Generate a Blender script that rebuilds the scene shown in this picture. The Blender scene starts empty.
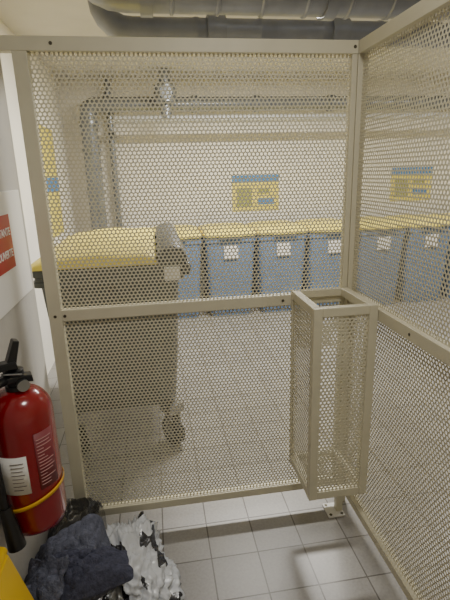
import bpy, bmesh, math, random
from mathutils import Vector, Matrix, noise
from mathutils.bvhtree import BVHTree

D=1.75; H=1.55
COL=bpy.context.scene.collection

# ------------------------------------------------------------ materials
def s2l(c):
    return tuple(((v/255)/12.92 if v/255<=0.04045 else ((v/255+0.055)/1.055)**2.4) for v in c)
def mat(name,rgb,rough=0.5,metal=0.0,var=0.08,scale=8.0,bump=0.0,bscale=60.0,spec=0.5,coat=0.0,dist=0.01,rgb2=None,cut=None):
    m=bpy.data.materials.new(name); m.use_nodes=True
    nt=m.node_tree; b=nt.nodes['Principled BSDF']
    c=s2l(rgb)
    b.inputs['Roughness'].default_value=rough; b.inputs['Metallic'].default_value=metal
    b.inputs['Specular IOR Level'].default_value=spec
    b.inputs['Coat Weight'].default_value=coat
    tc=nt.nodes.new('ShaderNodeTexCoord')
    n=nt.nodes.new('ShaderNodeTexNoise'); n.inputs['Scale'].default_value=scale; n.inputs['Detail'].default_value=6
    r=nt.nodes.new('ShaderNodeValToRGB')
    r.color_ramp.elements[0].position=0.3; r.color_ramp.elements[1].position=0.7
    r.color_ramp.elements[0].color=(*[v*(1-var) for v in c],1)
    r.color_ramp.elements[1].color=(*[min(1,v*(1+var)) for v in c],1)
    vec=tc.outputs['Object']
    if rgb2:
        # sparse elongated strokes of print
        mp=nt.nodes.new('ShaderNodeMapping'); mp.inputs['Scale'].default_value=(1,.45,1); mp.inputs['Rotation'].default_value=(0,0,.5)
        nt.links.new(vec,mp.inputs['Vector']); vec=mp.outputs['Vector']
        n.inputs['Detail'].default_value=0
        r.color_ramp.interpolation='CONSTANT'
        r.color_ramp.elements[0].position=0; r.color_ramp.elements[1].position=cut
        r.color_ramp.elements[0].color=(*c,1); r.color_ramp.elements[1].color=(*s2l(rgb2),1)
    nt.links.new(vec,n.inputs['Vector']); nt.links.new(n.outputs['Fac'],r.inputs['Fac'])
    nt.links.new(r.outputs['Color'],b.inputs['Base Color'])
    if bump>0:
        n2=nt.nodes.new('ShaderNodeTexNoise'); n2.inputs['Scale'].default_value=bscale; n2.inputs['Detail'].default_value=4
        bp=nt.nodes.new('ShaderNodeBump'); bp.inputs['Strength'].default_value=bump; bp.inputs['Distance'].default_value=dist
        nt.links.new(tc.outputs['Object'],n2.inputs['Vector']); nt.links.new(n2.outputs['Fac'],bp.inputs['Height'])
        nt.links.new(bp.outputs['Normal'],b.inputs['Normal'])
    return m

M_cream=mat('cream_paint',(210,204,180),0.42,var=0.04,bump=0.03,bscale=200)
M_sheet=mat('cream_sheet',(210,204,180),0.45,var=0.04)
M_white=mat('white_paint',(225,223,218),0.5,var=0.03)
M_wall=mat('wall_plaster',(236,231,219),0.85,var=0.04,scale=3,bump=0.15,bscale=40)
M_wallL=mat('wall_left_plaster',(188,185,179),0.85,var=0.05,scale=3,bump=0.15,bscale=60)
M_ceil=mat('ceiling_paint',(208,204,194),0.9,var=0.05,scale=3,bump=0.1)
M_duct=mat('grey_duct',(138,140,144),0.38,var=0.12,scale=10,metal=.3)
M_pipe=mat('silver_pipe',(126,130,134),0.3,var=0.1,scale=10,metal=.5)
M_pipe2=mat('pale_painted_pipe',(178,178,174),0.5,var=0.06,scale=10)
M_blue=mat('blue_bin_plastic',(96,121,156),0.5,var=0.06,bump=0.03)
M_yel=mat('yellow_lid_plastic',(230,211,94),0.5,var=0.05)
M_cont=mat('container_body_plastic',(80,83,78),0.5,var=0.08)
M_contd=mat('container_trim_plastic',(66,68,68),0.5,var=0.08)
M_rubber=mat('black_rubber',(34,34,35),0.6,var=0.1)
M_black=mat('black_plastic',(22,22,24),0.35,var=0.1)
M_metal=mat('steel',(160,160,158),0.35,metal=1.0)
M_bolt=mat('dark_bolt',(90,86,74),0.4,metal=0.8)
M_red=mat('extinguisher_red',(140,9,19),0.22,var=0.04,coat=0.6)
M_lred=mat('label_red',(130,52,58),0.5,var=0.03)
M_signred=mat('sign_red',(170,22,34),0.45,var=0.03)
M_paper=mat('paper_white',(232,230,226),0.6,var=0.02)
M_print=mat('print_dark',(60,30,30),0.6)
M_pprint=mat('print_pink',(200,150,148),0.6)
M_blueprint=mat('poster_blue',(72,124,176),0.5)
M_posty=mat('poster_yellow',(232,214,80),0.5)
M_postd=mat('poster_olive',(150,150,70),0.5)
M_band=mat('yellow_band',(228,176,40),0.45)
M_fleece=mat('grey_fleece',(94,97,112),0.95,var=0.3,scale=90,bump=.6,bscale=180,spec=0.1,dist=.007)
M_fleece2=mat('dark_fleece',(72,74,90),0.95,var=0.3,scale=90,bump=.6,bscale=180,spec=0.1,dist=.007)
M_bagblack=mat('black_film',(30,30,34),0.22,var=0.2,coat=0.3,bump=.3,bscale=25)
M_bagwhite=mat('white_printed_film',(202,205,211),0.22,scale=17,rgb2=(44,44,50),cut=.615,bump=.3,bscale=25)
M_caution=mat('caution_yellow',(236,194,30),0.4,var=0.05)

def floor_mat():
    m=bpy.data.materials.new('floor_tiles'); m.use_nodes=True; nt=m.node_tree; b=nt.nodes['Principled BSDF']
    tc=nt.nodes.new('ShaderNodeTexCoord'); mp=nt.nodes.new('ShaderNodeMapping')
    mp.inputs['Location'].default_value=(0.06,0.04,0)
    br=nt.nodes.new('ShaderNodeTexBrick'); br.offset=0.0; br.squash=1.0
    br.inputs['Scale'].default_value=1.0
    br.inputs['Brick Width'].default_value=0.198; br.inputs['Row Height'].default_value=0.198
    br.inputs['Mortar Size'].default_value=0.003; br.inputs['Mortar Smooth'].default_value=0.1
    br.inputs['Color1'].default_value=(*s2l((154,151,147)),1); br.inputs['Color2'].default_value=(*s2l((144,141,138)),1)
    br.inputs['Mortar'].default_value=(*s2l((92,87,82)),1)
    n=nt.nodes.new('ShaderNodeTexNoise'); n.inputs['Scale'].default_value=90; n.inputs['Detail'].default_value=5
    mx=nt.nodes.new('ShaderNodeMixRGB'); mx.blend_type='OVERLAY'; mx.inputs['Fac'].default_value=0.25
    nt.links.new(tc.outputs['Object'],mp.inputs['Vector']); nt.links.new(mp.outputs['Vector'],br.inputs['Vector'])
    nt.links.new(tc.outputs['Object'],n.inputs['Vector'])
    nt.links.new(br.outputs['Color'],mx.inputs['Color1']); nt.links.new(n.outputs['Fac'],mx.inputs['Color2'])
    nt.links.new(mx.outputs['Color'],b.inputs['Base Color'])
    b.inputs['Roughness'].default_value=0.33
    bp=nt.nodes.new('ShaderNodeBump'); bp.inputs['Strength'].default_value=0.3; bp.inputs['Distance'].default_value=0.001; bp.invert=True
    nt.links.new(br.outputs['Fac'],bp.inputs['Height']); nt.links.new(bp.outputs['Normal'],b.inputs['Normal'])
    return m
M_floor=floor_mat()

# ------------------------------------------------------------ helpers
def top(o,label,cat,group=None):
    o['label']=label; o['category']=cat
    if group: o['group']=group
    return o
def empty(name,loc,label,cat,group=None):
    o=bpy.data.objects.new(name,None); o.location=loc; o.empty_display_size=0.1; COL.objects.link(o)
    return top(o,label,cat,group)
def make(name,verts,faces,m,parent=None,smooth=False,bevel=0,kind=None,angle=None,origin=None):
    vs=[Vector(v) for v in verts]
    if origin is None:
        lo=Vector([min(v[i] for v in vs) for i in range(3)]); hi=Vector([max(v[i] for v in vs) for i in range(3)])
        c=(lo+hi)/2
        if parent is None: c.z=lo.z
    else: c=Vector(origin)
    me=bpy.data.meshes.new(name); me.from_pydata([v-c for v in vs],[],faces); me.update()
    bm=bmesh.new(); bm.from_mesh(me); bmesh.ops.recalc_face_normals(bm,faces=bm.faces[:]); bm.to_mesh(me); bm.free()
    o=bpy.data.objects.new(name,me); COL.objects.link(o)
    me.materials.append(m)
    if parent: o.parent=parent; o.location=c-parent.location
    else: o.location=c
    if smooth:
        for p in me.polygons: p.use_smooth=True
        if angle: me.set_sharp_from_angle(angle=math.radians(angle))
    if bevel:
        b=o.modifiers.new('bevel','BEVEL'); b.width=bevel; b.segments=2; b.limit_method='ANGLE'
    if kind: o['kind']=kind
    return o
def boxg(lo,hi):
    x0,y0,z0=lo;x1,y1,z1=hi
    v=[(x0,y0,z0),(x1,y0,z0),(x1,y1,z0),(x0,y1,z0),(x0,y0,z1),(x1,y0,z1),(x1,y1,z1),(x0,y1,z1)]
    f=[(0,3,2,1),(4,5,6,7),(0,1,5,4),(1,2,6,5),(2,3,7,6),(3,0,4,7)]
    return v,f
def box(name,lo,hi,m,parent=None,bevel=0.002,**k):
    v,f=boxg(lo,hi); return make(name,v,f,m,parent,bevel=bevel,**k)
def merge(*gs):
    V=[];F=[]
    for v,f in gs:
        o=len(V); V+=list(v); F+=[tuple(i+o for i in q) for q in f]
    return V,F
def tubeg(pts,r,n=16,caps=True):
    P=[Vector(p) for p in pts]; R=r if isinstance(r,(list,tuple)) else [r]*len(P)
    V=[];F=[]
    prev=None
    for i,p in enumerate(P):
        if i==0: t=P[1]-P[0]
        elif i==len(P)-1: t=P[-1]-P[-2]
        else: t=(P[i+1]-P[i]).normalized()+(P[i]-P[i-1]).normalized()
        t.normalize()
        if prev is None:
            a=Vector((0,0,1)) if abs(t.z)<0.9 else Vector((1,0,0))
            u=t.cross(a).normalized()
        else:
            u=(prev-t*prev.dot(t)).normalized()
        prev=u; w=t.cross(u)
        for k in range(n):
            an=2*math.pi*k/n; V.append(p+(u*math.cos(an)+w*math.sin(an))*R[i])
    for i in range(len(P)-1):
        for k in range(n):
            F.append((i*n+k,i*n+(k+1)%n,(i+1)*n+(k+1)%n,(i+1)*n+k))
    if caps:
        F.append(tuple(range(n-1,-1,-1))); F.append(tuple((len(P)-1)*n+k for k in range(n)))
    return V,F
def tube(name,pts,r,m,parent=None,n=16,**k):
    v,f=tubeg(pts,r,n); return make(name,v,f,m,parent,smooth=True,angle=45,**k)
def bez(pts,n=8):
    P=[Vector(p) for p in pts]; out=[]
    P2=[P[0]*2-P[1]]+P+[P[-1]*2-P[-2]]
    for i in range(1,len(P2)-2):
        a,b,c,d=P2[i-1:i+3]
        for j in range(n):
            t=j/n
            out.append(0.5*((2*b)+(c-a)*t+(2*a-5*b+4*c-d)*t*t+(3*b-a-3*c+d)*t**3))
    out.append(P[-1]); return out
def rrect(cx,cy,w,d,r,z,n=5):
    out=[]
    for (sx,sy,a0) in ((1,1,0),(-1,1,90),(-1,-1,180),(1,-1,270)):
        for k in range(n+1):
            a=math.radians(a0+90*k/n)
            out.append((cx+sx*(w/2-r)+r*math.cos(a),cy+sy*(d/2-r)+r*math.sin(a),z))
    return out
def loftg(secs,cap=True):
    n=len(secs[0]); V=[p for s in secs for p in s]; F=[]
    for i in range(len(secs)-1):
        for k in range(n): F.append((i*n+k,i*n+(k+1)%n,(i+1)*n+(k+1)%n,(i+1)*n+k))
    if cap: F.append(tuple(range(n-1,-1,-1))); F.append(tuple((len(secs)-1)*n+k for k in range(n)))
    return V,F
def loft(name,secs,m,parent=None,angle=40,**k):
    v,f=loftg(secs); return make(name,v,f,m,parent,smooth=True,angle=angle,**k)
def latheg(prof,c,n=40):
    V=[];F=[]
    for r,z in prof:
        for k in range(n):
            a=2*math.pi*k/n; V.append((c[0]+r*math.cos(a),c[1]+r*math.sin(a),z))
    for i in range(len(prof)-1):
        for k in range(n): F.append((i*n+k,i*n+(k+1)%n,(i+1)*n+(k+1)%n,(i+1)*n+k))
    F.append(tuple(range(n-1,-1,-1))); F.append(tuple((len(prof)-1)*n+k for k in range(n)))
    return V,F
def text(name,s,size,matw,m,parent,align='LEFT'):
    cu=bpy.data.curves.new(name,'FONT'); cu.body=s; cu.size=size; cu.align_x=align; cu.extrude=0.0006; cu.offset=.0006
    o=bpy.data.objects.new(name,cu); COL.objects.link(o)
    dg=bpy.context.evaluated_depsgraph_get(); me=bpy.data.meshes.new_from_object(o.evaluated_get(dg))
    bpy.data.objects.remove(o); me.materials.clear(); me.materials.append(m)
    o=bpy.data.objects.new(name,me); COL.objects.link(o)
    o.parent=parent; o.matrix_local=Matrix.Translation(-parent.location)@matw
    return o

PITCH=0.0155; HR=0.0054
def perf(name,u0,u1,w0,w1,fn,parent,p=PITCH,r=HR,skip=None):
    V=[];F=[];key={}
    cl=0.018
    def vid(u,w):
        u=min(max(u,u0-cl),u1+cl); w=min(max(w,w0-cl),w1+cl)
        k=(round(u*2e4),round(w*2e4))
        if k not in key:
            key[k]=len(V); V.append(fn(u,w))
        return key[k]
    dh=p*math.sqrt(3)/2; m=0.0095
    j=0; w=w0-m+0.003
    while w<=w1+m:
        u=u0-m+(p/2 if j%2 else 0)
        while u<=u1+m:
            if not (skip and skip(u,w)):
                o=[];q=[]
                for k in range(12):
                    a=math.radians(30*k); R=p/2 if k%2==0 else p/math.sqrt(3)
                    o.append(vid(u+R*math.cos(a),w+R*math.sin(a)))
                    uu=min(max(u+r*math.cos(a),u0-cl+.001),u1+cl-.001)
                    b=len(V); V.append(fn(uu,w+r*math.sin(a))); q.append(b)
                for k in range(12):
                    f=(o[k],o[(k+1)%12],q[(k+1)%12],q[k])
                    if len(set(f))==4: F.append(f)
            u+=p
        w+=dh; j+=1
    ob=make(name,V,F,M_sheet,parent)
    s=ob.modifiers.new('solid','SOLIDIFY'); s.thickness=0.0012; s.offset=0
    return ob

# ------------------------------------------------------------ room shell
def struct(name,lo,hi,m):
    return box(name,lo,hi,m,bevel=0,kind='structure')
XR=5.2; YB=3.95; ZC=2.6
make('floor',[(-1.2,-2.8,0),(XR+.2,-2.8,0),(XR+.2,YB+.2,0),(-1.2,YB+.2,0)],[(0,1,2,3)],M_floor,kind='structure',origin=(0,0,0))
struct('ceiling',(-1.2,-2.8,ZC),(XR+.2,YB+.2,ZC+.1),M_ceil)
struct('wall_back',(-1.2,YB,0),(XR+.2,YB+.1,ZC),M_wall)
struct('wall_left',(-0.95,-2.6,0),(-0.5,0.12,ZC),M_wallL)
struct('wall_side',(-1.05,-2.6,0),(-0.95,YB,ZC),M_wall)
struct('wall_right',(XR,-2.6,0),(XR+.1,YB,ZC),M_wall)
struct('wall_front',(-1.05,-2.7,0),(XR+.1,-2.6,ZC),M_wall)

# ------------------------------------------------------------ front gate panel (y = 0)
XL=-0.427; XC=0.80; ZB=0.10; ZT=2.0; ZM=1.035
bx0,bx1,by0,by1,bz0,bz1=0.535,XC-.0215,-.295,-.022,.27,1.075
T=0.02
g=empty('perforated_gate',((XL+XC)/2,0,0.0),'cream painted steel gate with perforated sheet panels and midrail','gate')
XE=XC-.0425
box('stile',(XL,-T,ZB),(XL+.048,T,ZT-.045),M_cream,g)
box('stile',(XE,-T+.003,ZB),(XC-.0215,T-.003,ZT-.045),M_cream,g)
box('top_rail',(-0.498,-T,ZT-.045),(XC-.0215,T,ZT),M_cream,g)
box('middle_rail',(XL+.048,-T,ZM-.022),(XE,T,ZM+.022),M_cream,g)
box('bottom_rail',(XL+.048,-T,ZB),(XE,T,ZB+.035),M_cream,g)
f0=lambda u,w:(u,0.0,w)
perf('perforated_sheet',XL+.048,XE,ZM+.022,ZT-.045,f0,g,r=.0056)
perf('perforated_sheet',XL+.048,XE,ZB+.035,ZM-.022,f0,g,skip=lambda u,w:u>bx0+.03 and bz0+.03<w<.80)
def bolt(x,y,z,axis,parent,r=0.006):
    d=Vector(axis); tube('bolt',[Vector((x,y,z)),Vector((x,y,z))+d*0.0018],r,M_bolt,parent,n=10)
for (x,z) in ((XL+.06,ZM),(XL+.024,ZM),(0.5,ZM),(XC-.035,ZT-.022),(-.3,ZT-.022)):
    bolt(x,-T,z,(0,-1,0),g)

# ------------------------------------------------------------ side screen (x = 0.8)
YE=-1.45
s=empty('perforated_side_screen',(XC,-0.7,0),'cream painted steel screen of perforated sheet on a tall corner post','screen')
box('corner_post',(XC-.02,-.02,0.0),(XC+.02,.02,ZT),M_cream,s)
box('end_post',(XC-.02,YE-.04,0.0),(XC+.02,YE,ZT),M_cream,s)
box('top_rail',(XC-.02,YE,ZT-.045),(XC+.02,-.02,ZT),M_cream,s)
box('middle_rail',(XC-.02,YE,ZM-.022),(XC+.02,-.02,ZM+.022),M_cream,s)
box('bottom_rail',(XC-.02,YE,ZB),(XC+.02,-.02,ZB+.035),M_cream,s)
f1=lambda u,w:(XC,u,w)
perf('perforated_sheet',YE,-.02,ZM+.022,ZT-.045,f1,s)
perf('perforated_sheet',YE,-.02,ZB+.035,ZM-.022,f1,s)
for y in (-.5,-.9,-1.3):
    for z in (ZM,ZT-.022):
        bolt(XC-.02,y,z,(-1,0,0),s,0.005)

# ------------------------------------------------------------ lock guard box
gb=empty('lock_guard_box',((bx0+bx1)/2,(by0+by1)/2,0),'open-topped cream perforated guard box fixed around the gate lock','guard box')
t=0.033; tr=.012
for (x,y,tt,ty) in ((bx0,by0,t,t),(bx1-t,by0,t,t),(bx0,by1-tr,tr,tr),(bx1-tr,by1-tr,tr,tr)):
    box('corner_bar',(x,y,bz0),(x+tt,y+ty,bz1),M_cream,gb)
for z,zh in ((bz0,t),(bz1-t,t)):
    box('cross_bar',(bx0+t,by0+.001,z),(bx1-t,by0+t-.001,z+zh),M_cream,gb)
    box('cross_bar',(bx0+tr,by1-tr,z+.001),(bx1-tr,by1-.001,z+zh-.001),M_cream,gb)
    for x,tt in ((bx0,t),(bx1-t,t)):
        box('cross_bar',(x+.001,by0+t,z),(x+tt-.001,by1-tr,z+zh),M_cream,gb)
perf('perforated_sheet',bx0+t,bx1-t,bz0+t,bz1-t,lambda u,w:(u,by0+.008,w),gb,r=.0048)
perf('perforated_sheet',by0+t,by1-tr,bz0+t,bz1-t,lambda u,w:(bx0+.008,u,w),gb,r=.0048)
box('foot_post',(.747,-.085,.008),(.777,-.055,bz0+.002),M_cream,gb)
box('base_plate',(.70,-.115,0.0),(.779,-.025,0.008),M_white,gb)
for dx,dy in ((-.036,-.032),(.018,-.032),(-.036,.032),(.018,.032)):
    bolt(.75+dx,-.07+dy,0.008,(0,0,1),gb,0.007)

# ------------------------------------------------------------ blue bins
K=.93
def wheeled_bin(x,yf,group):
    e=empty('wheeled_bin',(x,yf+.35,0),'blue-grey wheeled recycling bin with yellow lid and white label','bin',group)
    cy=yf+.35
    secs=[rrect(x,cy-.07,.42,.44,.04,0.0),rrect(x,cy-.07,.44,.46,.05,0.03),rrect(x,cy-.06,.47,.50,.05,0.25*K),rrect(x,cy,.505,.64,.06,.60*K),rrect(x,cy,.53,.68,.06,.88*K),
          rrect(x,cy,.53,.68,.06,.90*K),rrect(x,cy,.555,.70,.06,.905*K),rrect(x,cy,.555,.70,.06,.962*K)]
    loft('body',secs,M_blue,e)
    lid=[rrect(x,cy,.562,.72,.06,.964*K),rrect(x,cy-.005,.566,.735,.06,.975*K),rrect(x,cy-.005,.566,.735,.06,1.0*K),rrect(x,cy+.005,.53,.66,.08,1.035*K),rrect(x,cy+.01,.42,.5,.1,1.055*K)]
    loft('lid',lid,M_yel,e)
    box('grip',(x-.12,yf-.045,.97*K),(x+.12,yf-.017,.992*K),M_yel,e,0.004)
    box('label',(x-.075,yf+.002,.67),(x+.075,yf+.0105,.81),M_paper,e,0)
    tube('handle',[(x-.2,cy+.40,1.0*K),(x+.2,cy+.40,1.0*K)],.014,M_blue,e,n=8)
    for sx in (-1,1):
        tube('wheel',[(x+sx*.18,cy+.25,.1),(x+sx*.235,cy+.25,.1)],.1,M_rubber,e,n=20)
        box('handle_bracket',(x+sx*.2-.015,cy+.36,.93*K),(x+sx*.2+.015,cy+.415,1.01*K),M_blue,e)
    tube('axle',[(x-.18,cy+.25,.1),(x+.18,cy+.25,.1)],.012,M_metal,e,n=8)
    return e
b0=wheeled_bin(.20,2.93,'blue bins along the wall')
kids=list(b0.children)
random.seed(3)
for i in range(1,8):
    e=b0.copy(); COL.objects.link(e); e.location=(0.20+.58*i,3.28+random.uniform(-.02,.02),0)
    for k in kids:
        c=k.copy(); COL.objects.link(c); c.parent=e; c.location=k.location

# ------------------------------------------------------------ large container
cx0,cx1,cy0,cy1=-.62,.13,.50,1.70
cc=((cx0+cx1)/2,(cy0+cy1)/2); W=cx1-cx0; L=cy1-cy0
c=empty('waste_container',(cc[0],cc[1],0),'large dark grey four-wheeled waste container with a flat yellow lid','waste container')
secs=[rrect(cc[0],cc[1],W-.18,L-.26,.06,.27),rrect(cc[0],cc[1],W-.15,L-.22,.07,.30),rrect(cc[0],cc[1],W-.10,L-.15,.07,.60),rrect(cc[0],cc[1],W-.05,L-.08,.07,1.02),
      rrect(cc[0],cc[1],W,L,.05,1.03),rrect(cc[0],cc[1],W,L,.05,1.055),rrect(cc[0],cc[1],W-.02,L-.02,.05,1.06),rrect(cc[0],cc[1],W-.02,L-.02,.05,1.075),rrect(cc[0],cc[1],W,L,.05,1.08),rrect(cc[0],cc[1],W,L,.05,1.12)]
loft('body',secs,M_cont,c)
for k in range(3):
    x=cc[0]-.2+.2*k
    v,f=boxg((x-.03,cy0+.075,.32),(x+.03,cy0+.14,1.0)); v=[(a,b-.055*(zz-.3)/.7,zz) for a,b,zz in v]
    make('rib',v,f,M_cont,c,bevel=.01)
def lidsec(y,dz,ins):
    P=[(cx0-.012+ins,1.121),(cx0-.015+ins,1.128),(cx0+ins,1.138+dz*.5),(cx0+.06+ins,1.158+dz),(cx0+.2,1.176+dz),(cc[0]-.05,1.182+dz),(cc[0]+.10,1.172+dz),(cc[0]+.17,1.176+dz),(cx1-.145,1.168+dz),(cx1-.13,1.121)]
    return [(x,y,z) for x,z in P]
secs=[lidsec(cy0-.022,-.03,.02),lidsec(cy0-.012,-.012,.005),lidsec(cy0+.02,0,0),lidsec(cy0+.1,0.004,0),lidsec(cy1-.1,0.004,0),lidsec(cy1-.03,0,0),lidsec(cy1+.01,-.012,.005),lidsec(cy1+.022,-.03,.02)]
loft('lid',secs,M_yel,c,angle=60)
def hsec(y,k):
    P=[(cx1-.127,1.122),(cx1-.127,1.17*k+1.122*(1-k)),(cx1-.10,1.192*k+1.122*(1-k)),(cx1-.05,1.208*k+1.122*(1-k)),(cx1-.01,1.20*k+1.122*(1-k)),(cx1+.015,1.17*k+1.122*(1-k)),(cx1+.02,1.122)]
    return [(x,y,z) for x,z in P]
loft('hinge_housing',[hsec(cy0-.005,.7),hsec(cy0+.01,.95),hsec(cy0+.03,1),hsec(cy1-.03,1),hsec(cy1-.01,.95),hsec(cy1+.005,.7)],M_contd,c,angle=50)
for yy in (cy0+.06,cy1-.06):
    box('side_handle',(cx1-.03,yy-.02,1.04),(cx1+.036,yy+.02,1.11),M_contd,c,.012)
tube('push_bar',[(cx1+.028,cy0+.07,1.08),(cx1+.028,cy1-.07,1.08)],.014,M_contd,c,n=12)
tube('lifting_pin',[(cc[0],cy0+.05,.98),(cc[0],cy0-.04,.98)],.022,M_contd,c)
box('label',(cx1-.10,cy0-.004,1.03),(cx1-.02,cy0+.004,1.10),M_paper,c,0)
for sx,sy in ((1,1),(1,-1),(-1,1),(-1,-1)):
    wx=cc[0]+sx*.27; wy=cc[1]+sy*.46
    dv=Vector((math.cos(.6),math.sin(.6),0)); ctr=Vector((wx,wy,.085))
    wh=tubeg([ctr-dv*.022,ctr+dv*.022],.085,28)
    make('caster_wheel',wh[0],wh[1],M_rubber,c,smooth=True,angle=45)
    tube('wheel_hub',[ctr-dv*.026,ctr+dv*.026],.033,M_metal,c,n=16)
    v,f=merge(boxg((-.036,-.03,.075),(-.028,.03,.22)),boxg((.028,-.03,.075),(.036,.03,.22)),boxg((-.05,-.05,.215),(.05,.05,.27)))
    v=[(wx+a*dv.x-b*dv.y,wy+a*dv.y+b*dv.x,z) for a,b,z in v]
    make('caster_fork',v,f,M_metal,c)

# ------------------------------------------------------------ posters
def poster(x0,x1,z0,z1):
    y=YB
    e=empty('wall_poster',((x0+x1)/2,y,z0),'yellow and blue recycling poster fixed to the plaster wall','poster','recycling posters')
    box('sheet',(x0,y-.006,z0),(x1,y-.001,z1),M_posty,e,0)
    w=x1-x0;h=z1-z0
    def pr(a0,a1,b0,b1,m,nm='printed_mark'):
        box(nm,(x0+w*a0,y-.009,z0+h*b0),(x0+w*a1,y-.0065,z0+h*b1),m,e,0)
    pr(0,1,.80,1,M_blueprint,'header')
    pr(.10,.42,.12,.66,M_postd,'pictogram'); pr(.55,.9,.18,.36,M_blueprint,'pictogram'); pr(.55,.8,.48,.62,M_postd,'pictogram')
poster(.98,1.58,1.07,1.51); poster(3.10,3.68,1.12,1.55)
e=empty('wall_banner',(-.949,2.8,1.05),'tall yellow sorting banner with a blue patch on the wall','banner')
box('sheet',(-.949,2.5,1.0),(-.944,3.2,2.0),M_posty,e,0)
box('patch',(-.9435,2.55,1.42),(-.941,3.2,1.55),M_blueprint,e,0)

# ------------------------------------------------------------ ducts & pipes
def corr(x0,x1,y,z,r,dr,step):
    pts=[];R=[]; x=x0
    while x<x1:
        pts+=[(x,y,z),(x+step*.9,y,z),(x+step*.93,y,z),(x+step*.98,y,z)]; R+=[r,r,r+dr,r+dr]; x+=step
    return pts,R
d=empty('ceiling_duct',(1.5,.7,2.4),'thick grey ribbed duct running under the ceiling','duct')
el=[(-.26,.7,2.598)]+[(-.26+.18*(1-math.cos(a)),.7,2.57-.18*math.sin(a)) for a in [math.radians(x) for x in (0,15,30,45,60,75)]]
pts,R=corr(-.06,4.8,.7,2.39,.10,.008,.22)
tube('duct_run',el+pts,[.10]*len(el)+R,M_duct,d,n=28)
for x in (.0,.9,1.9,2.9): tube('coupling_ring',[(x,.7,2.39),(x+.06,.7,2.39)],.116,M_duct,d,n=28)
d=empty('ceiling_pipe',(1.5,.98,2.3),'slimmer grey pipe with sleeves beside the duct below the ceiling','pipe')
el=[(-.20,.98,2.598)]+[(-.20+.14*(1-math.cos(a)),.98,2.43-.14*math.sin(a)) for a in [math.radians(x) for x in (0,18,36,54,72)]]
pts,R=corr(-.04,4.8,.98,2.29,.065,.004,.35)
tube('pipe_run',el+pts,[.065]*len(el)+R,M_duct,d,n=24)
for x in (.35,1.05,1.9,2.7): tube('pipe_sleeve',[(x,.98,2.29),(x+.1,.98,2.29)],.078,M_duct,d,n=24)
d=empty('wall_pipe',(-.70,3.7,0),'silvery vertical pipe with elbow turning along the wall','pipe')
pts=[(-.64,3.70,.0),(-.64,3.70,2.20)]+[(-.64+.10*(1-math.cos(a)),3.70,2.20+.10*math.sin(a)) for a in [math.radians(x) for x in (25,45,65,90)]]+[(4.9,3.70,2.30)]
R=[.092]*len(pts); R[-1]=.075; R[-2]=.078; R[-3]=.085
tube('pipe_run',pts,R,M_pipe,d,n=24)
for z in (.9,1.35,1.8,2.08): tube('pipe_collar',[(-.64,3.70,z),(-.64,3.70,z+.05)],.106,M_pipe,d,n=24)
for x in (-.46,.5,1.2,2.1,3.0): tube('pipe_collar',[(x,3.70,2.30),(x+.07,3.70,2.30)],.090,M_pipe,d,n=24)
d=empty('thin_wall_pipe',(-.42,3.8,0),'slim grey riser pipe beside the thicker pipe','pipe')
tube('pipe_run',[(-.42,3.84,0),(-.42,3.84,2.598)],.035,M_pipe,d,n=14)
d=empty('branch_pipe',(.18,3.4,2.2),'silvery branch pipe with bulky joint hanging from the ceiling','pipe')
tube('pipe_run',[(.20,3.42,2.598),(.20,3.42,2.12)],.06,M_pipe,d,n=18)
tube('valve_body',[(.20,3.42,2.25),(.20,3.42,2.28),(.20,3.42,2.44),(.20,3.42,2.47)],[.07,.12,.12,.07],M_pipe,d,n=20)
tube('valve_cap',[(.20,3.42,2.36),(.20,3.28,2.36)],.065,M_pipe,d,n=18)
tube('pipe_arm',[(-.35,3.42,2.12),(4.9,3.42,2.12)],.035,M_pipe2,d,n=14)

# ------------------------------------------------------------ wall sign
e=empty('safety_sign',(-.499,-.12,1.14),'white wall placard with a red printed warning panel','sign')
box('placard',(-.4998,-.42,1.13),(-.494,.075,1.51),M_paper,e,.001)
box('red_panel',(-.4938,-.40,1.255),(-.4925,-.095,1.435),M_signred,e,0)
R=Matrix(((0,0,1,-.492),(1,0,0,0),(0,1,0,0),(0,0,0,1)))
def tw(y,z): 
    m=R.copy(); m[1][3]=y; m[2][3]=z; return m
text('lettering','BATTANTE',.036,tw(-.108,1.367),M_paper,e,'RIGHT')
text('lettering','OUVERTE',.036,tw(-.108,1.295),M_paper,e,'RIGHT')

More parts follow.
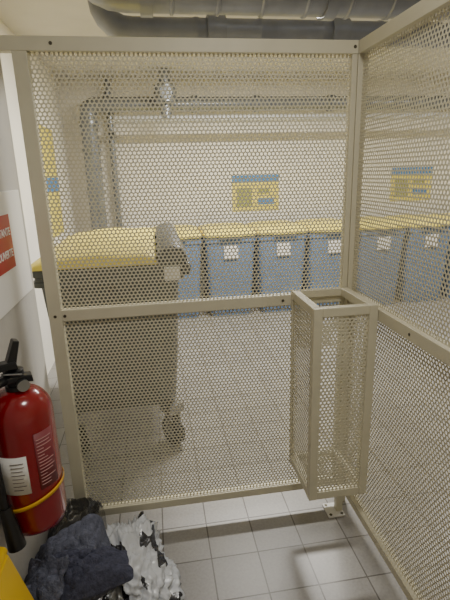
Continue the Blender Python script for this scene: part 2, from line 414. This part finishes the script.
# ------------------------------------------------------------ fire extinguisher
ex,ey=-.405,-.557; r=.086; zb=.575
e=empty('fire_extinguisher',(ex,ey,zb),'red fire extinguisher with black hose hanging on the wall','fire extinguisher')
prof=[(r*.82,zb),(r*.93,zb+.008),(r,zb+.03),(r,zb+.35)]
for a in range(10,91,10):
    A=math.radians(a); prof.append((.022+(r-.022)*math.cos(A),zb+.35+.075*math.sin(A)))
v,f=latheg(prof,(ex,ey)); make('cylinder_body',v,f,M_red,e,smooth=True,angle=50)
zt=zb+.425
v,f=latheg([(.026,zt-.004),(.026,zt+.012),(.02,zt+.014),(.02,zt+.03),(.026,zt+.032),(.026,zt+.055),(.014,zt+.062)],(ex,ey),20); make('valve',v,f,M_black,e,smooth=True,angle=40)
def lever(name,p0,p1,w,h0,h1,m,arc=.012):
    p0=Vector(p0);p1=Vector(p1);t_=(p1-p0).normalized();sd=t_.cross(Vector((0,0,1))).normalized()*w/2;up=sd.cross(t_).normalized()
    if up.z<0: up=-up
    V=[];N=6
    for i in range(N+1):
        q=p0.lerp(p1,i/N)+Vector((0,0,arc*math.sin(math.pi*i/N))); h=h0+(h1-h0)*i/N
        V+=[q+sd+up*h/2,q-sd+up*h/2,q-sd-up*h/2,q+sd-up*h/2]
    F=[(i*4+k,i*4+(k+1)%4,i*4+4+(k+1)%4,i*4+4+k) for i in range(N) for k in range(4)]+[(3,2,1,0),(N*4,N*4+1,N*4+2,N*4+3)]
    return make(name,V,F,m,e,bevel=.003)
lever('carry_handle',(ex+.045,ey+.005,zt+.03),(ex-.085,ey-.045,zt+.016),.034,.02,.014,M_black)
lever('squeeze_lever',(ex-.08,ey-.05,zt+.048),(ex+.015,ey-.01,zt+.075),.032,.016,.022,M_black)
lever('squeeze_lever_tip',(ex-.004,ey-.012,zt+.065),(ex+.018,ey-.0,zt+.14),.03,.026,.016,M_black,0)
tube('pressure_gauge',[(ex+.024,ey-.02,zt+.02),(ex+.032,ey-.034,zt+.02)],.016,M_metal,e,n=16)
tube('safety_pin',[(ex-.02,ey-.03,zt+.055),(ex+.03,ey-.025,zt+.05)],.003,M_metal,e,n=8)
hose=bez([(ex-.015,ey-.02,zt+.035),(ex-.03,ey-.07,zt+.035),(ex-.043,ey-.095,zt-.02),(ex-.048,ey-.097,zt-.10),(ex-.05,ey-.096,zt-.20),(ex-.046,ey-.099,zt-.31)],7)
tube('hose',hose,.0125,M_black,e,n=12)
tube('nozzle',[(ex-.046,ey-.10,zt-.30),(ex-.037,ey-.105,zt-.35),(ex-.028,ey-.11,zt-.42)],[.016,.019,.024],M_black,e,n=16)
def patch(name,a0,a1,z0,z1,m,rr=.0012,n=16,tilt=0):
    V=[];F=[]
    for i in range(n+1):
        a=math.radians(a0+(a1-a0)*i/n)
        for z in (z0,z1): V.append((ex+(r+rr)*math.cos(a),ey+(r+rr)*math.sin(a),z+tilt*math.cos(a)))
    F=[(2*i,2*i+2,2*i+3,2*i+1) for i in range(n)]
    o=make(name,V,F,m,e,smooth=True); sm=o.modifiers.new('s','SOLIDIFY'); sm.thickness=.001; sm.offset=1
    return o
patch('instruction_label',-58,-20,zb+.15,zb+.32,M_lred)
random.seed(5)
for k in range(15): patch('label_print',-55,-25-random.choice((0,4,12,18)),zb+.162+k*.0098,zb+.1645+k*.0098,M_pprint,.0025)
patch('inspection_label',-140,-74,zb+.15,zb+.265,M_paper)
for k in range(8): patch('label_print',-102,-80-random.choice((0,3,6)),zb+.165+k*.0115,zb+.1661+k*.0115,M_print,.0025)
patch('strap',-180,180,zb+.10,zb+.112,M_band,.003,60,tilt=.025)
v,f=merge(boxg((-.5,ey-.03,zb+.1),(-.492,ey+.03,zb+.42)),boxg((-.492,ey-.015,zb+.3),(ex-r+.002,ey+.015,zb+.32)),boxg((-.492,ey-.02,zb+.12),(ex-r+.002,ey+.02,zb+.135)))
make('wall_bracket',v,f,M_metal,e)

# ------------------------------------------------------------ pile of soft things
def lump(name,c,size,seed,m,label,cat,rot=0,amp=.25,freq=3.0,ridge=.5,sub=6,xmin=-.495,xmax=9,pw=.7,slope=0,warp=2):
    bm=bmesh.new(); bmesh.ops.create_icosphere(bm,subdivisions=sub,radius=1)
    off=Vector((seed*7.3,seed*3.1,seed*1.7))
    ca,sa=math.cos(rot),math.sin(rot)
    for v in bm.verts:
        p=v.co.normalized()
        nn=noise.noise(p*freq*.5+off)*amp*1.2
        rd=0
        for k,(fq,am) in enumerate(((1,1),(2.1,.5),(4.5,.28),(9,.13))):
            rd+=(.5-abs(noise.noise(p*freq*fq+off*(k+2)+Vector((nn,nn,0))*warp)))*2*amp*ridge*am
        q=p*(1+nn+rd-amp*ridge)
        q=Vector([math.copysign(abs(t)**pw,t) for t in q])
        q=Vector((q.x*size[0],q.y*size[1],q.z*size[2]))
        q=Vector((q.x*ca-q.y*sa,q.x*sa+q.y*ca,q.z))
        v.co=Vector(c)+q
        if slope:
            tt=min(1,max(0,(v.co.x-(c[0]-size[0]))/(2*size[0])))
            v.co.z*=1-slope*tt
        if v.co.z<.003: v.co.z=.003
        if v.co.x<xmin: v.co.x=xmin+(v.co.x-xmin)*.03
        if v.co.x>xmax: v.co.x=xmax+ (v.co.x-xmax)*.03
        if v.co.y>-.04: v.co.y=-.04+(v.co.y+.04)*.03
    vs=[v.co.copy() for v in bm.verts]; fs=[tuple(v.index for v in f.verts) for f in bm.faces]
    bm.free()
    o=make(name,vs,fs,m,None,smooth=True); top(o,label,cat)
    return vs,fs
G=[]
G.append(lump('rubbish_bag',(-.38,-.345,.13),(.12,.29,.18),1,M_bagblack,'crumpled glossy black plastic bag on the tiled floor','bag',xmin=-.49,xmax=-.302))
G.append(lump('printed_plastic_bag',(-.18,-.335,.09),(.14,.27,.155),11,M_bagwhite,'crumpled white plastic bag printed with black, on the floor','bag',amp=.38,freq=2.6,ridge=.85,xmin=-.292,pw=.95,slope=.65,warp=4))
bv,bf=merge(*G)
def drape(name,cx,cy,w,h,rot,seed,m,label,lift=.004,nx=110,ny=100,fold=.022,drop=.07,fx=2.2,fy=9):
    """cloth laid over what is already in the heap, with folds; edges sag by at most `drop`"""
    global bv,bf
    tree=BVHTree.FromPolygons([tuple(v) for v in bv],bf)
    def hz(x,y):
        hit=tree.ray_cast(Vector((x,y,2)),Vector((0,0,-1)))
        return hit[0].z if hit[0] else 0.004
    zc=max(hz(cx+a*w*.2,cy+b*h*.2) for a in (-1,0,1) for b in (-1,0,1))
    ca,sa=math.cos(rot),math.sin(rot); off=Vector((seed*3.3,seed*5.1,seed))
    V=[];F=[]
    for j in range(ny+1):
        for i in range(nx+1):
            a=(i/nx-.5);b=(j/ny-.5)
            rr=1+.14*noise.noise(Vector((a*3,b*3,0))+off)
            lx=a*w*rr; ly=b*h*rr
            x=cx+lx*ca-ly*sa; y=cy+lx*sa+ly*ca
            x=max(x,-.485)
            z=max([hz(x+dx,y+dy) for dx,dy in ((0,0),(.03,0),(-.03,0),(0,.03),(0,-.03))])
            ed=max(abs(a),abs(b))*2
            z=max(z,zc-drop*ed**3-.02)
            P=Vector((lx*fx+ly*1.5,ly*fy,0))+off
            f=max(0,.42-abs(noise.noise(P)))*2.4*fold+max(0,.25-abs(noise.noise(P*2.2+off)))*1.2*fold
            V.append((x,y,z+lift+f+.008))
    for j in range(ny):
        for i in range(nx):
            k=j*(nx+1)+i; F.append((k,k+1,k+nx+2,k+nx+1))
    o=make(name,V,F,m,None,smooth=True); top(o,label,'cloth')
    sm=o.modifiers.new('smooth','SMOOTH'); sm.iterations=6; sm.factor=.5
    so=o.modifiers.new('thick','SOLIDIFY'); so.thickness=.012; so.offset=1
    bv,bf=merge((bv,bf),([Vector((v[0],v[1],v[2]+.012)) for v in V],F))
drape('folded_towel',-.35,-.48,.28,.23,.45,2,M_fleece,'blue-grey fuzzy folded towel laid over the plastic bags',drop=.09)
drape('folded_towel',-.285,-.555,.25,.12,.25,9,M_fleece2,'darker blue-grey fuzzy folded towel on top of the heap',fold=.016,drop=.03)
drape('folded_towel',-.41,-.60,.14,.10,-.3,14,M_fleece,'small blue-grey fuzzy folded towel at the edge of the heap',fold=.02,drop=.06)

# yellow folding floor sign
e=empty('wet_floor_sign',(-.42,-.83,0),'yellow plastic folding floor sign standing against the wall','floor sign')
def panel(name,xt,xb,parent):
    V=[];ys_t=(-.93,-.72);ys_b=(-.97,-.69)
    for (x,z,ys) in ((xb,0.0,ys_b),(xt,.61,ys_t)):
        for y in ys:
            for dx in (-.008,.008): V.append((x+dx,y,z))
    F=[(0,1,3,2),(4,6,7,5),(0,4,5,1),(2,3,7,6),(0,2,6,4),(1,5,7,3)]
    make(name,V,F,M_caution,parent,bevel=.004)
panel('sign_panel',-.445,-.30,e); panel('sign_panel',-.468,-.488,e)
tube('hinge_ridge',[(-.457,-.94,.61),(-.457,-.71,.61)],.016,M_caution,e,n=12)

# ------------------------------------------------------------ lights
def area(name,loc,size,power,color=(1,.97,.91),rot=(0,0,0)):
    l=bpy.data.lights.new(name,'AREA'); l.shape='RECTANGLE'; l.size=size[0]; l.size_y=size[1]; l.energy=power; l.color=color
    o=bpy.data.objects.new(name,l); o.location=loc; o.rotation_euler=rot; COL.objects.link(o); return o
area('ceiling_light',(0.9,1.9,2.58),(1.0,.2),125)
area('ceiling_light',(3.5,1.9,2.58),(1.2,.2),48)
area('ceiling_light',(0.4,-1.2,2.58),(.3,.3),13.5)
w=bpy.data.worlds.new('world'); bpy.context.scene.world=w; w.use_nodes=True
w.node_tree.nodes['Background'].inputs[0].default_value=(1,.95,.88,1); w.node_tree.nodes['Background'].inputs[1].default_value=.1

# ------------------------------------------------------------ camera
yw=math.radians(8.5); p=math.radians(15.8); rl=math.radians(1.66)
Fv=Vector((math.sin(yw)*math.cos(p),math.cos(yw)*math.cos(p),-math.sin(p)))
R0=Vector((math.cos(yw),-math.sin(yw),0)); U0=R0.cross(Fv)
Rv=R0*math.cos(rl)-U0*math.sin(rl); Uv=U0*math.cos(rl)+R0*math.sin(rl)
cd=bpy.data.cameras.new('camera'); cam=bpy.data.objects.new('camera',cd); COL.objects.link(cam)
cd.sensor_fit='HORIZONTAL'; cd.sensor_width=36; cd.lens=36; cd.clip_start=.02
cam.matrix_world=Matrix(((Rv.x,Uv.x,-Fv.x,0),(Rv.y,Uv.y,-Fv.y,-D),(Rv.z,Uv.z,-Fv.z,H),(0,0,0,1)))
bpy.context.scene.camera=cam
